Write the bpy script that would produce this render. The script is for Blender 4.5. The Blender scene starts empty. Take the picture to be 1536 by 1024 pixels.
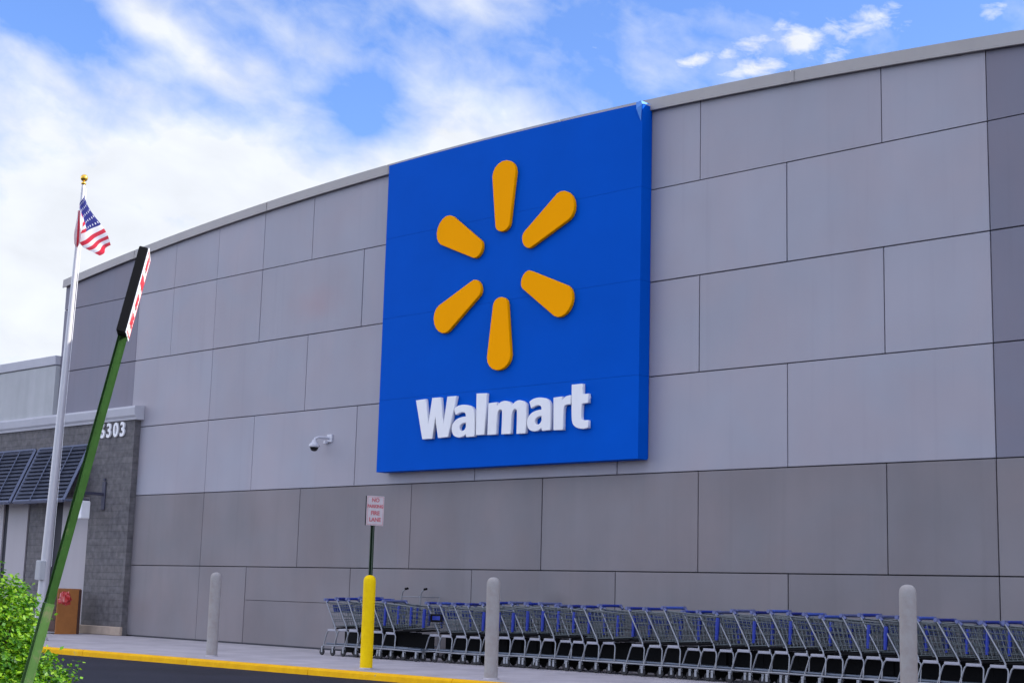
import bpy, math, random
from mathutils import Vector, Matrix
random.seed(7)
S = bpy.context.scene
COL = S.collection
R = math.radians

# ------------------------------------------------------------------ camera
YAW, PITCH, ROLL = 0.757846, 0.166485, 0.0274808
FPX = 2245.21
CAM = Vector((9.3335, -19.6988, 1.1409))
fw = Vector((-math.sin(YAW)*math.cos(PITCH), math.cos(YAW)*math.cos(PITCH), math.sin(PITCH)))
rt = fw.cross(Vector((0, 0, 1))).normalized(); up = rt.cross(fw)
c_, s_ = math.cos(ROLL), math.sin(ROLL)
rt, up = c_*rt+s_*up, -s_*rt+c_*up
cam = bpy.data.cameras.new('camera'); co = bpy.data.objects.new('camera', cam); COL.objects.link(co)
M4 = Matrix((rt, up, -fw)).transposed().to_4x4(); M4.translation = CAM
co.matrix_world = M4
cam.sensor_width = 36; cam.lens = FPX/1536*36
cam.clip_start = .1; cam.clip_end = 5000
S.camera = co

# surveying helpers: turn a measured sight line into a point on a real plane
def sight(x, y): return fw + (x-768)/FPX*rt - (y-512)/FPX*up
def on_y(x, y, Y):
    d = sight(x, y); return CAM + (Y-CAM.y)/d.y*d

# ------------------------------------------------------------------ materials
def nm(name):
    m = bpy.data.materials.new(name); m.use_nodes = True
    nt = m.node_tree; b = nt.nodes['Principled BSDF']
    return m, nt, b
def node(nt, t, **kw):
    n = nt.nodes.new(t)
    for k, v in kw.items():
        if k in n.inputs: n.inputs[k].default_value = v
        else: setattr(n, k, v)
    return n
def mat(name, col, rough=.6, metal=0., var=.08, scale=3., bump=0., bscale=60., spec=.5, streak=0.):
    """plain surface with slight procedural tone variation, optional fine bump and vertical weather streaks"""
    m, nt, b = nm(name); L = nt.links.new
    tc = node(nt, 'ShaderNodeTexCoord')
    n1 = node(nt, 'ShaderNodeTexNoise'); n1.inputs['Scale'].default_value = scale
    n1.inputs['Detail'].default_value = 6; n1.inputs['Roughness'].default_value = .6
    L(tc.outputs['Object'], n1.inputs['Vector'])
    fac = n1.outputs['Fac']
    if streak:
        mp = node(nt, 'ShaderNodeMapping'); mp.inputs['Scale'].default_value = (2.2, 2.2, .12)
        n2 = node(nt, 'ShaderNodeTexNoise'); n2.inputs['Scale'].default_value = 1.6; n2.inputs['Detail'].default_value = 5
        L(tc.outputs['Object'], mp.inputs['Vector']); L(mp.outputs['Vector'], n2.inputs['Vector'])
        mx = node(nt, 'ShaderNodeMix'); mx.inputs['Factor'].default_value = streak
        L(fac, mx.inputs['A']); L(n2.outputs['Fac'], mx.inputs['B']); fac = mx.outputs['Result']
    mr = node(nt, 'ShaderNodeMapRange'); mr.inputs['From Min'].default_value = .25; mr.inputs['From Max'].default_value = .75
    mr.inputs['To Min'].default_value = 1-var; mr.inputs['To Max'].default_value = 1+var
    L(fac, mr.inputs['Value'])
    mul = node(nt, 'ShaderNodeVectorMath', operation='SCALE'); mul.inputs[0].default_value = col[:3]
    L(mr.outputs['Result'], mul.inputs['Scale']); L(mul.outputs['Vector'], b.inputs['Base Color'])
    b.inputs['Roughness'].default_value = rough; b.inputs['Metallic'].default_value = metal
    b.inputs['Specular IOR Level'].default_value = spec
    if bump:
        n3 = node(nt, 'ShaderNodeTexNoise'); n3.inputs['Scale'].default_value = bscale; n3.inputs['Detail'].default_value = 4
        L(tc.outputs['Object'], n3.inputs['Vector'])
        bp = node(nt, 'ShaderNodeBump'); bp.inputs['Strength'].default_value = bump; bp.inputs['Distance'].default_value = .01
        L(n3.outputs['Fac'], bp.inputs['Height']); L(bp.outputs['Normal'], b.inputs['Normal'])
    return m

def panel_mat(name, col, var=.05, rough=.55, stain=None):
    """painted wall panels: each panel (mesh island) a shade of its own, faint dirt runs and a fine stucco grain"""
    m, nt, b = nm(name); L = nt.links.new
    tc = node(nt, 'ShaderNodeTexCoord'); geo = node(nt, 'ShaderNodeNewGeometry')
    mp = node(nt, 'ShaderNodeMapping'); mp.inputs['Scale'].default_value = (.9, .9, .45)
    n1 = node(nt, 'ShaderNodeTexNoise'); n1.inputs['Scale'].default_value = 1.1; n1.inputs['Detail'].default_value = 7
    L(tc.outputs['Object'], mp.inputs['Vector']); L(mp.outputs['Vector'], n1.inputs['Vector'])
    n2 = node(nt, 'ShaderNodeTexNoise'); n2.inputs['Scale'].default_value = .45; n2.inputs['Detail'].default_value = 4
    L(tc.outputs['Object'], n2.inputs['Vector'])
    a = node(nt, 'ShaderNodeMath', operation='ADD'); L(n1.outputs['Fac'], a.inputs[0]); L(n2.outputs['Fac'], a.inputs[1])
    r = node(nt, 'ShaderNodeMath', operation='MULTIPLY_ADD'); r.inputs[1].default_value = .35
    L(geo.outputs['Random Per Island'], r.inputs[0]); L(a.outputs[0], r.inputs[2])
    mr = node(nt, 'ShaderNodeMapRange'); mr.inputs['From Min'].default_value = .75; mr.inputs['From Max'].default_value = 1.6
    mr.inputs['To Min'].default_value = 1-var; mr.inputs['To Max'].default_value = 1+var
    L(r.outputs[0], mr.inputs['Value'])
    mul = node(nt, 'ShaderNodeVectorMath', operation='SCALE'); mul.inputs[0].default_value = col
    L(mr.outputs['Result'], mul.inputs['Scale'])
    # cool and warm patches where the paint has weathered unevenly
    n5 = node(nt, 'ShaderNodeTexNoise'); n5.inputs['Scale'].default_value = .7; n5.inputs['Detail'].default_value = 3; n5.inputs['Distortion'].default_value = .6
    L(tc.outputs['Object'], n5.inputs['Vector'])
    tint = node(nt, 'ShaderNodeMix', data_type='RGBA'); tint.inputs['A'].default_value = (.975, 1., 1.02, 1); tint.inputs['B'].default_value = (1.025, .99, .985, 1)
    m5 = node(nt, 'ShaderNodeMapRange'); m5.inputs['From Min'].default_value = .35; m5.inputs['From Max'].default_value = .65; L(n5.outputs['Fac'], m5.inputs['Value']); L(m5.outputs['Result'], tint.inputs['Factor'])
    tm = node(nt, 'ShaderNodeVectorMath', operation='MULTIPLY'); L(mul.outputs['Vector'], tm.inputs[0]); L(tint.outputs['Result'], tm.inputs[1])
    # thin rain runs: high contrast only in a few places
    mp6 = node(nt, 'ShaderNodeMapping'); mp6.inputs['Scale'].default_value = (6, 6, .22)
    n6 = node(nt, 'ShaderNodeTexNoise'); n6.inputs['Scale'].default_value = 1.; n6.inputs['Detail'].default_value = 5; L(tc.outputs['Object'], mp6.inputs['Vector']); L(mp6.outputs['Vector'], n6.inputs['Vector'])
    m6 = node(nt, 'ShaderNodeMapRange'); m6.inputs['From Min'].default_value = .56; m6.inputs['From Max'].default_value = .74; m6.inputs['To Min'].default_value = 1.; m6.inputs['To Max'].default_value = .955
    L(n6.outputs['Fac'], m6.inputs['Value'])
    tr = node(nt, 'ShaderNodeVectorMath', operation='SCALE'); L(tm.outputs['Vector'], tr.inputs[0]); L(m6.outputs['Result'], tr.inputs['Scale'])
    out = tr.outputs['Vector']
    if stain:
        # an old smudge with a ragged outline
        mp2 = node(nt, 'ShaderNodeMapping'); mp2.inputs['Location'].default_value = (-stain[0]/stain[2], 0, -stain[1]/stain[3]); mp2.inputs['Scale'].default_value = (1/stain[2], 0, 1/stain[3])
        L(tc.outputs['Object'], mp2.inputs['Vector'])
        ns = node(nt, 'ShaderNodeTexNoise'); ns.inputs['Scale'].default_value = 2.2; ns.inputs['Detail'].default_value = 6; L(tc.outputs['Object'], ns.inputs['Vector'])
        ln = node(nt, 'ShaderNodeVectorMath', operation='LENGTH'); L(mp2.outputs['Vector'], ln.inputs[0])
        ad = node(nt, 'ShaderNodeMath', operation='ADD'); L(ln.outputs['Value'], ad.inputs[0]); L(ns.outputs['Fac'], ad.inputs[1])
        m3 = node(nt, 'ShaderNodeMapRange'); m3.inputs['From Min'].default_value = 1.5; m3.inputs['From Max'].default_value = .6; m3.inputs['To Max'].default_value = .30
        L(ad.outputs[0], m3.inputs['Value'])
        mxs = node(nt, 'ShaderNodeMix', data_type='RGBA'); L(m3.outputs['Result'], mxs.inputs['Factor']); L(out, mxs.inputs['A']); mxs.inputs['B'].default_value = (*stain[4], 1)
        out = mxs.outputs['Result']
    L(out, b.inputs['Base Color'])
    b.inputs['Roughness'].default_value = rough; b.inputs['Specular IOR Level'].default_value = .2
    n3 = node(nt, 'ShaderNodeTexNoise'); n3.inputs['Scale'].default_value = 90; n3.inputs['Detail'].default_value = 3
    L(tc.outputs['Object'], n3.inputs['Vector'])
    n4 = node(nt, 'ShaderNodeTexNoise'); n4.inputs['Scale'].default_value = .9; n4.inputs['Detail'].default_value = 2
    L(tc.outputs['Object'], n4.inputs['Vector'])
    b1 = node(nt, 'ShaderNodeBump'); b1.inputs['Strength'].default_value = .12; b1.inputs['Distance'].default_value = .004
    b2 = node(nt, 'ShaderNodeBump'); b2.inputs['Strength'].default_value = .25; b2.inputs['Distance'].default_value = .02
    L(n3.outputs['Fac'], b1.inputs['Height']); L(n4.outputs['Fac'], b2.inputs['Height']); L(b2.outputs['Normal'], b1.inputs['Normal'])
    L(b1.outputs['Normal'], b.inputs['Normal'])
    return m

def brick_mat(name):
    m, nt, b = nm(name); L = nt.links.new
    tc = node(nt, 'ShaderNodeTexCoord'); sp = node(nt, 'ShaderNodeSeparateXYZ'); cb = node(nt, 'ShaderNodeCombineXYZ')
    L(tc.outputs['Object'], sp.inputs[0])
    ad = node(nt, 'ShaderNodeMath', operation='ADD'); L(sp.outputs['X'], ad.inputs[0]); L(sp.outputs['Y'], ad.inputs[1])
    L(ad.outputs[0], cb.inputs['X']); L(sp.outputs['Z'], cb.inputs['Y'])
    br = node(nt, 'ShaderNodeTexBrick')
    for k, v in (('Scale', 1.), ('Brick Width', .62), ('Row Height', .16), ('Mortar Size', .006), ('Mortar Smooth', .3), ('Bias', .0),
                 ('Color1', (.108, .103, .107, 1)), ('Color2', (.130, .122, .122, 1)), ('Mortar', (.085, .082, .086, 1))):
        br.inputs[k].default_value = v
    L(cb.outputs[0], br.inputs['Vector'])
    n1 = node(nt, 'ShaderNodeTexNoise'); n1.inputs['Scale'].default_value = 7; n1.inputs['Detail'].default_value = 6
    L(tc.outputs['Object'], n1.inputs['Vector'])
    mr = node(nt, 'ShaderNodeMapRange'); mr.inputs['From Min'].default_value = .3; mr.inputs['From Max'].default_value = .7
    mr.inputs['To Min'].default_value = .75; mr.inputs['To Max'].default_value = 1.3
    L(n1.outputs['Fac'], mr.inputs['Value'])
    sc = node(nt, 'ShaderNodeVectorMath', operation='SCALE'); L(br.outputs['Color'], sc.inputs[0]); L(mr.outputs['Result'], sc.inputs['Scale'])
    L(sc.outputs['Vector'], b.inputs['Base Color'])
    b.inputs['Roughness'].default_value = .85
    m2 = node(nt, 'ShaderNodeMath', operation='MULTIPLY_ADD'); m2.inputs[1].default_value = -.8
    L(br.outputs['Fac'], m2.inputs[0]); L(n1.outputs['Fac'], m2.inputs[2])
    bp = node(nt, 'ShaderNodeBump'); bp.inputs['Strength'].default_value = .6; bp.inputs['Distance'].default_value = .025
    L(m2.outputs[0], bp.inputs['Height']); L(bp.outputs['Normal'], b.inputs['Normal'])
    return m

def asphalt_mat():
    m, nt, b = nm('asphalt'); L = nt.links.new
    tc = node(nt, 'ShaderNodeTexCoord')
    n1 = node(nt, 'ShaderNodeTexNoise'); n1.inputs['Scale'].default_value = .6; n1.inputs['Detail'].default_value = 8
    n2 = node(nt, 'ShaderNodeTexNoise'); n2.inputs['Scale'].default_value = 60; n2.inputs['Detail'].default_value = 4
    v = node(nt, 'ShaderNodeTexVoronoi'); v.inputs['Scale'].default_value = 90
    for n in (n1, n2, v): L(tc.outputs['Object'], n.inputs['Vector'])
    mx = node(nt, 'ShaderNodeMix'); mx.inputs['Factor'].default_value = .4; L(n1.outputs['Fac'], mx.inputs['A']); L(n2.outputs['Fac'], mx.inputs['B'])
    cr = node(nt, 'ShaderNodeValToRGB'); cr.color_ramp.elements[0].position = .35; cr.color_ramp.elements[1].position = .68
    cr.color_ramp.elements[0].color = (.010, .011, .018, 1); cr.color_ramp.elements[1].color = (.024, .025, .038, 1)
    L(mx.outputs['Result'], cr.inputs['Fac']); L(cr.outputs['Color'], b.inputs['Base Color'])
    b.inputs['Roughness'].default_value = .8; b.inputs['Specular IOR Level'].default_value = .2
    bp = node(nt, 'ShaderNodeBump'); bp.inputs['Strength'].default_value = .5; bp.inputs['Distance'].default_value = .008
    L(v.outputs['Distance'], bp.inputs['Height']); L(bp.outputs['Normal'], b.inputs['Normal'])
    return m

def chipped_mat(name, col, under, amount=.33):
    """paint worn through in small patches"""
    m, nt, b = nm(name); L = nt.links.new
    tc = node(nt, 'ShaderNodeTexCoord')
    n1 = node(nt, 'ShaderNodeTexNoise'); n1.inputs['Scale'].default_value = 5; n1.inputs['Detail'].default_value = 9; n1.inputs['Roughness'].default_value = .7
    L(tc.outputs['Object'], n1.inputs['Vector'])
    cr = node(nt, 'ShaderNodeValToRGB'); e = cr.color_ramp.elements
    e[0].position = amount-.03; e[1].position = amount+.04; e[0].color = (*under, 1); e[1].color = (*col, 1)
    x = e.new(.62); x.color = (col[0]*.88, col[1]*.82, col[2]*.8, 1)
    L(n1.outputs['Fac'], cr.inputs['Fac']); L(cr.outputs['Color'], b.inputs['Base Color'])
    b.inputs['Roughness'].default_value = .7; b.inputs['Specular IOR Level'].default_value = .15
    return m

def leaf_mat(name, ramp):
    m, nt, b = nm(name); L = nt.links.new
    g = node(nt, 'ShaderNodeNewGeometry'); cr = node(nt, 'ShaderNodeValToRGB')
    e = cr.color_ramp.elements; e[0].position = 0; e[1].position = 1
    e[0].color = (*ramp[0], 1); e[1].color = (*ramp[-1], 1)
    for i, c in enumerate(ramp[1:-1]): e.new((i+1)/(len(ramp)-1)).color = (*c, 1)
    L(g.outputs['Random Per Island'], cr.inputs['Fac']); L(cr.outputs['Color'], b.inputs['Base Color'])
    b.inputs['Roughness'].default_value = .5
    t = node(nt, 'ShaderNodeBsdfTranslucent'); L(cr.outputs['Color'], t.inputs['Color'])
    mx = node(nt, 'ShaderNodeMixShader'); mx.inputs['Fac'].default_value = .4
    L(b.outputs[0], mx.inputs[1]); L(t.outputs[0], mx.inputs[2])
    L(mx.outputs[0], nt.nodes['Material Output'].inputs['Surface'])
    return m

M = {}
M['panel_light'] = panel_mat('light_panel_paint', (.352, .343, .376), .075, stain=(-11.0, 7.1, 1.0, .45, (.42, .25, .24)))
M['panel_base'] = panel_mat('taupe_panel_paint', (.216, .199, .203), .15, stain=(-4.05, 1.1, .35, .2, (.07, .065, .075)))
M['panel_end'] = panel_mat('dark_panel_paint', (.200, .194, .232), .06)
M['joint'] = mat('joint_backing', (.045, .045, .052), .9)
M['coping'] = mat('coping_metal', (.33, .31, .29), .5, .0, .07, 1.2)
M['stucco'] = mat('grey_stucco', (.43, .44, .44), .9, 0, .14, 1.5, .5, 40, streak=.5)
M['cornice'] = mat('cornice_stucco', (.47, .47, .50), .8, 0, .06, 2, .2, 60)
M['brick'] = brick_mat('dark_stacked_brick')
M['roof'] = mat('roof_membrane', (.4, .4, .4), .9)
M['sign_blue'] = mat('blue_sign_face', (.0, .086, .50), .6, 0, .07, .6, .02, 5, spec=.03)
M['sign_blue_light'] = mat('pale_blue_metal', (.05, .22, .62), .4)
M['sign_gap'] = mat('blue_seam', (.0, .075, .47), .6, spec=.05)
M['spark'] = mat('amber_acrylic', (1., .385, .0), .6, 0, .03, 1, spec=.02)
M['white_letter'] = mat('white_letter_paint', (.80, .80, .80), .45, 0, .03, 2)
M['white'] = mat('white_paint', (.8, .8, .8), .45)
M['white_panel'] = mat('pale_wall_panel', (.37, .345, .355), .6, 0, .06, 1, streak=.6)
M['pole'] = mat('brushed_pole', (.50, .49, .50), .38, .25, .05, 3)
M['gold'] = mat('gold_ball', (.75, .45, .06), .25, .9)
M['navy'] = mat('navy_awning_metal', (.030, .037, .062), .4, .1, .1, 6)
M['navy_edge'] = mat('navy_awning_rib', (.13, .15, .22), .4, .1)
M['dark_metal'] = mat('dark_bronze_metal', (.055, .055, .085), .5, .2)
M['black'] = mat('black_shade_and_plate', (.004, .004, .005), .7, spec=.15)
M['green_post'] = chipped_mat('green_post_paint', (.042, .125, .026), (.12, .15, .06), .38)
M['dark_green'] = mat('dark_green_post_paint', (.012, .035, .012), .5)
M['olive_base'] = chipped_mat('weathered_post_paint', (.055, .125, .030), (.115, .125, .062), .43)
M['faded_white'] = mat('faded_sign_white', (.56, .50, .50), .6, 0, .1, 12)
M['faded_red'] = mat('faded_sign_red', (.52, .14, .15), .6)
M['red'] = mat('sign_red', (.62, .03, .04), .5)
M['yellow'] = chipped_mat('yellow_bollard_sleeve', (.95, .66, .0), (.55, .33, .01), .25)
M['curb_yellow'] = chipped_mat('yellow_curb_paint', (.92, .50, .0), (.42, .32, .16), .33)
M['bollard'] = chipped_mat('grey_bollard_paint', (.36, .345, .33), (.21, .19, .18), .34)
M['concrete'] = mat('sidewalk_concrete', (.40, .375, .39), .85, 0, .22, 1.4, .4, 50)
M['plinth'] = mat('tan_concrete', (.44, .35, .27), .85, 0, .15, 5, .4, 40)
M['asphalt'] = asphalt_mat()
M['mulch'] = mat('mulch', (.07, .045, .03), .95, 0, .5, 25, 1., 40)
M['steel'] = mat('cart_tube_steel', (.27, .28, .30), .35, .5, .06, 6)
M['wire'] = mat('cart_wire_steel', (.135, .155, .16), .4, .5)
M['cart_blue'] = mat('cart_blue_plastic', (.009, .03, .28), .4)
M['cart_blue_worn'] = mat('worn_cart_blue', (.05, .10, .42), .5)
M['cart_blue_dark'] = mat('dark_cart_blue', (.01, .02, .20), .5)
M['grey_plastic'] = mat('cart_grey_plastic', (.33, .33, .37), .5)
M['cart_grip'] = mat('cart_grip_plastic', (.10, .12, .26), .45)
M['fork'] = mat('caster_fork_steel', (.30, .31, .33), .5, .4)
M['tray'] = mat('cart_tray_plastic', (.115, .14, .18), .5)
M['shade_and_plastic'] = mat('cart_shade_and_plastic', (.005, .005, .006), .7, spec=.1)  # near-black: painted-in shade under the carts, also dark rails and grips
M['rubber'] = mat('caster_rubber', (.014, .014, .016), .7)
M['brown'] = mat('brown_wood', (.36, .135, .03), .7, 0, .15, 6, .1, 20)
M['brown_dark'] = mat('dark_brown_wood', (.06, .022, .014), .7, 0, .15, 6)
M['red_cloth'] = mat('red_plastic_bag', (.42, .022, .02), .35, 0, .2, 10)
M['lens'] = mat('dark_dome', (.008, .008, .01), .15)
M['cam_white'] = mat('camera_housing', (.56, .56, .60), .4)
M['twig'] = mat('shrub_twig', (.06, .035, .02), .9)
M['leaf'] = leaf_mat('shrub_leaves', [(.018, .085, .003), (.055, .19, .004), (.11, .28, .005), (.21, .37, .008), (.04, .16, .004)])

# ------------------------------------------------------------------ mesh builder
class MB:
    def __init__(s): s.v = []; s.f = []; s.mi = []; s.sm = []; s.cur = 0
    def add(s, vs, fs, smooth=False):
        o = len(s.v); s.v += [tuple(p) for p in vs]
        for f in fs: s.f.append(tuple(o+i for i in f)); s.mi.append(s.cur); s.sm.append(smooth)
        return s
    def box(s, x0, x1, y0, y1, z0, z1):
        vs = [(x, y, z) for x in (x0, x1) for y in (y0, y1) for z in (z0, z1)]
        return s.add(vs, [(0, 1, 3, 2), (4, 6, 7, 5), (0, 4, 5, 1), (2, 3, 7, 6), (0, 2, 6, 4), (1, 5, 7, 3)])
    def bbox(s, x0, x1, y0, y1, z0, z1, b=.01):
        """box whose edges are chamfered"""
        pts = []; X = (x0, x1); Y = (y0, y1); Z = (z0, z1)
        idx = {}
        for i in (0, 1):
            for j in (0, 1):
                for k in (0, 1):
                    sx, sy, sz = (b if i == 0 else -b), (b if j == 0 else -b), (b if k == 0 else -b)
                    idx[i, j, k, 0] = len(pts); pts.append((X[i], Y[j]+sy, Z[k]+sz))
                    idx[i, j, k, 1] = len(pts); pts.append((X[i]+sx, Y[j], Z[k]+sz))
                    idx[i, j, k, 2] = len(pts); pts.append((X[i]+sx, Y[j]+sy, Z[k]))
        fs = []
        for i in (0, 1):
            fs.append([idx[i, 0, 0, 0], idx[i, 1, 0, 0], idx[i, 1, 1, 0], idx[i, 0, 1, 0]])
            fs.append([idx[0, i, 0, 1], idx[1, i, 0, 1], idx[1, i, 1, 1], idx[0, i, 1, 1]])
            fs.append([idx[0, 0, i, 2], idx[1, 0, i, 2], idx[1, 1, i, 2], idx[0, 1, i, 2]])
        for i in (0, 1):
            for j in (0, 1):
                fs.append([idx[i, j, 0, 0], idx[i, j, 1, 0], idx[i, j, 1, 1], idx[i, j, 0, 1]])
                fs.append([idx[i, 0, j, 0], idx[i, 1, j, 0], idx[i, 1, j, 2], idx[i, 0, j, 2]])
                fs.append([idx[0, i, j, 1], idx[1, i, j, 1], idx[1, i, j, 2], idx[0, i, j, 2]])
                for k in (0, 1): fs.append([idx[i, j, k, 0], idx[i, j, k, 1], idx[i, j, k, 2]])
        cx = Vector(((x0+x1)/2, (y0+y1)/2, (z0+z1)/2)); out = []
        for f in fs:
            p = [Vector(pts[q]) for q in f]; n = (p[1]-p[0]).cross(p[2]-p[0]); c = sum(p, Vector())/len(p)
            out.append(f if n.dot(c-cx) > 0 else f[::-1])
        return s.add(pts, out)
    def tube(s, pts, r, n=8, caps=True, rs=None):
        pts = [Vector(p) for p in pts]; vs = []; fs = []
        prev = None
        for i, p in enumerate(pts):
            t = (pts[min(i+1, len(pts)-1)]-pts[max(i-1, 0)]).normalized()
            if prev is None:
                a = Vector((0, 0, 1)) if abs(t.z) < .9 else Vector((1, 0, 0))
                u = t.cross(a).normalized()
            else: u = (prev-t*prev.dot(t)).normalized()
            w = t.cross(u); prev = u
            rr = rs[i] if rs else r
            for k in range(n):
                a = 2*math.pi*k/n; vs.append(p+rr*(math.cos(a)*u+math.sin(a)*w))
        m = len(pts)
        for i in range(m-1):
            for k in range(n):
                fs.append((i*n+k, i*n+(k+1) % n, (i+1)*n+(k+1) % n, (i+1)*n+k))
        s.add(vs, fs, n > 5)
        if caps:
            s.add(vs[:n], [tuple(range(n))[::-1]]); s.add(vs[-n:], [tuple(range(n))])
        return s
    def lathe(s, prof, n=20, at=(0, 0, 0)):
        vs = []; fs = []; m = len(prof)
        for k in range(n):
            a = 2*math.pi*k/n
            for r, z in prof: vs.append((at[0]+r*math.cos(a), at[1]+r*math.sin(a), at[2]+z))
        for k in range(n):
            for i in range(m-1):
                a, b2 = k*m+i, ((k+1) % n)*m+i
                fs.append((a, b2, b2+1, a+1))
        return s.add(vs, fs, True)
    def prism(s, poly, y0, y1):
        """outline in x,z given depth from y0 (front) to y1"""
        n = len(poly)
        vs = [(x, y0, z) for x, z in poly]+[(x, y1, z) for x, z in poly]
        fs = [tuple(range(n)), tuple(range(2*n-1, n-1, -1))]
        for i in range(n):
            j = (i+1) % n; fs.append((i, i+n, j+n, j))
        return s.add(vs, fs)
    def build(s, name, mats, parent=None, org=None):
        me = bpy.data.meshes.new(name)
        o = Vector(org) if org is not None else Vector((0, 0, 0))
        me.from_pydata([tuple(Vector(p)-o) for p in s.v], [], s.f)
        for mm in (mats if isinstance(mats, (list, tuple)) else [mats]): me.materials.append(mm)
        for p, i, sm in zip(me.polygons, s.mi, s.sm): p.material_index = i; p.use_smooth = sm
        me.validate(); me.update()
        ob = bpy.data.objects.new(name, me); COL.objects.link(ob)
        if parent: ob.parent = parent
        elif org is not None: ob.location = o
        return ob
def fix_normals(ob):
    import bmesh
    bm = bmesh.new(); bm.from_mesh(ob.data); bmesh.ops.recalc_face_normals(bm, faces=bm.faces); bm.to_mesh(ob.data); bm.free()
    return ob
def tag(o, label, cat, group=None, kind=None):
    if label: o['label'] = label
    if cat: o['category'] = cat
    if group: o['group'] = group
    if kind: o['kind'] = kind
    return o
def thing(name, loc, label, cat, group=None):
    o = bpy.data.objects.new(name, None); COL.objects.link(o); o.location = loc; o.empty_display_size = .2
    return tag(o, label, cat, group)
def copy_tree(o, parent=None):
    c = o.copy(); COL.objects.link(c)
    if parent: c.parent = parent
    for ch in list(o.children): copy_tree(ch, c)
    return c
def text_mesh(name, body, size, m, parent, mtx, extrude=.01, bold=.0, align='CENTER', sx=1.):
    cu = bpy.data.curves.new(name, 'FONT'); cu.body = body; cu.size = size; cu.extrude = extrude; cu.offset = bold
    cu.align_x = align; cu.resolution_u = 4
    t = bpy.data.objects.new(name+'_tmp', cu); COL.objects.link(t)
    dg = bpy.context.evaluated_depsgraph_get(); me = bpy.data.meshes.new_from_object(t.evaluated_get(dg))
    bpy.data.objects.remove(t); bpy.data.curves.remove(cu)
    me.transform(Matrix.Diagonal((sx, 1, 1, 1))); me.transform(mtx)
    me.materials.clear(); me.materials.append(m)
    o = bpy.data.objects.new(name, me); COL.objects.link(o); o.parent = parent
    return o

# ------------------------------------------------------------------ levels
SW, RD = -.07, -.175          # sidewalk and road surface heights
W = 3.3886                   # one wall panel
def arch(x): return max(9.70-.0039*(x+10.3)**2, 7.9)
CL, CR = -25.25, 30.4        # ends of the store front
def curb(x): return -4.98+.047*(x+15.3)

# ------------------------------------------------------------------ ground
g = MB(); g.add([(-1500, -1500, RD), (1500, -1500, RD), (1500, 1500, RD), (-1500, 1500, RD)], [(0, 1, 2, 3)])
tag(g.build('road', M['asphalt']), None, None, kind='structure')
# sidewalk slabs with tooled joints
g = MB(); x = -60.
bed = MB()
while x < 24:
    x2 = x+1.52; gp = .006
    g.add([(x+gp, curb(x)+.17, SW), (x2-gp, curb(x2)+.17, SW), (x2-gp, -2.3-gp, SW), (x+gp, -2.3-gp, SW)], [(0, 1, 2, 3)])
    g.add([(x+gp, -2.3+gp, SW), (x2-gp, -2.3+gp, SW), (x2-gp, .3, SW), (x+gp, .3, SW)], [(0, 1, 2, 3)])
    x = x2
g.add([(-60, curb(-60)+.16, SW-.012), (24, curb(24)+.16, SW-.012), (24, .3, SW-.012), (-60, .3, SW-.012)], [(0, 1, 2, 3)])
tag(g.build('sidewalk', M['concrete']), None, None, kind='structure')
# painted kerb: rounded nose profile swept along the edge
prof = [(.168, SW-.02), (.168, SW), (.05, SW+.002), (.02, SW-.006), (.005, SW-.03), (-.012, RD-.05)]
g = MB(); vs = []; xs = [-60+k*1.5 for k in range(57)]
for xx in xs:
    for dy, z in prof: vs.append((xx, curb(xx)+dy, z))
n = len(prof); fs = []
for x_a, x_b in zip(xs[::2], xs[2::2]):
    vs = []; fs = []
    for xx in (x_a+.006, x_b-.006):
        for dy, z in prof: vs.append((xx, curb(xx)+dy, z))
    for k in range(n-1): fs.append((k, k+1, n+k+1, n+k))
    fs += [tuple(range(n)), tuple(range(2*n-1, n-1, -1))]
    g.add(vs, fs)
g.cur = 1
g.add([(xs[0], curb(xs[0])+.03, SW-.03), (xs[-1], curb(xs[-1])+.03, SW-.03), (xs[-1], curb(xs[-1])+.03, RD-.05), (xs[0], curb(xs[0])+.03, RD-.05)], [(0, 1, 2, 3)])
g.cur = 0
tag(fix_normals(g.build('kerb', [M['curb_yellow'], M['joint']])), None, None, kind='structure')

# planting island round the shrub
IC = (-.3, -14.6)
g = MB()
def oval(rx, ry, z, n=40): return [(IC[0]+rx*math.cos(2*math.pi*k/n), IC[1]+ry*math.sin(2*math.pi*k/n), z) for k in range(n)]
rings = [oval(1.75, 1.15, RD-.03), oval(1.75, 1.15, -.09), oval(1.71, 1.11, -.07), oval(1.58, .98, -.07), oval(1.58, .98, -.10)]
for a, b in zip(rings, rings[1:]):
    n = len(a); g.add(a+b, [(k, (k+1) % n, n+(k+1) % n, n+k) for k in range(n)])
tag(g.build('island_kerb', M['concrete']), None, None, kind='structure')
g = MB(); a = oval(1.585, .985, -.098); g.add(a, [tuple(range(len(a)))])
tag(g.build('island_soil', M['mulch']), None, None, kind='structure')

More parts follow.
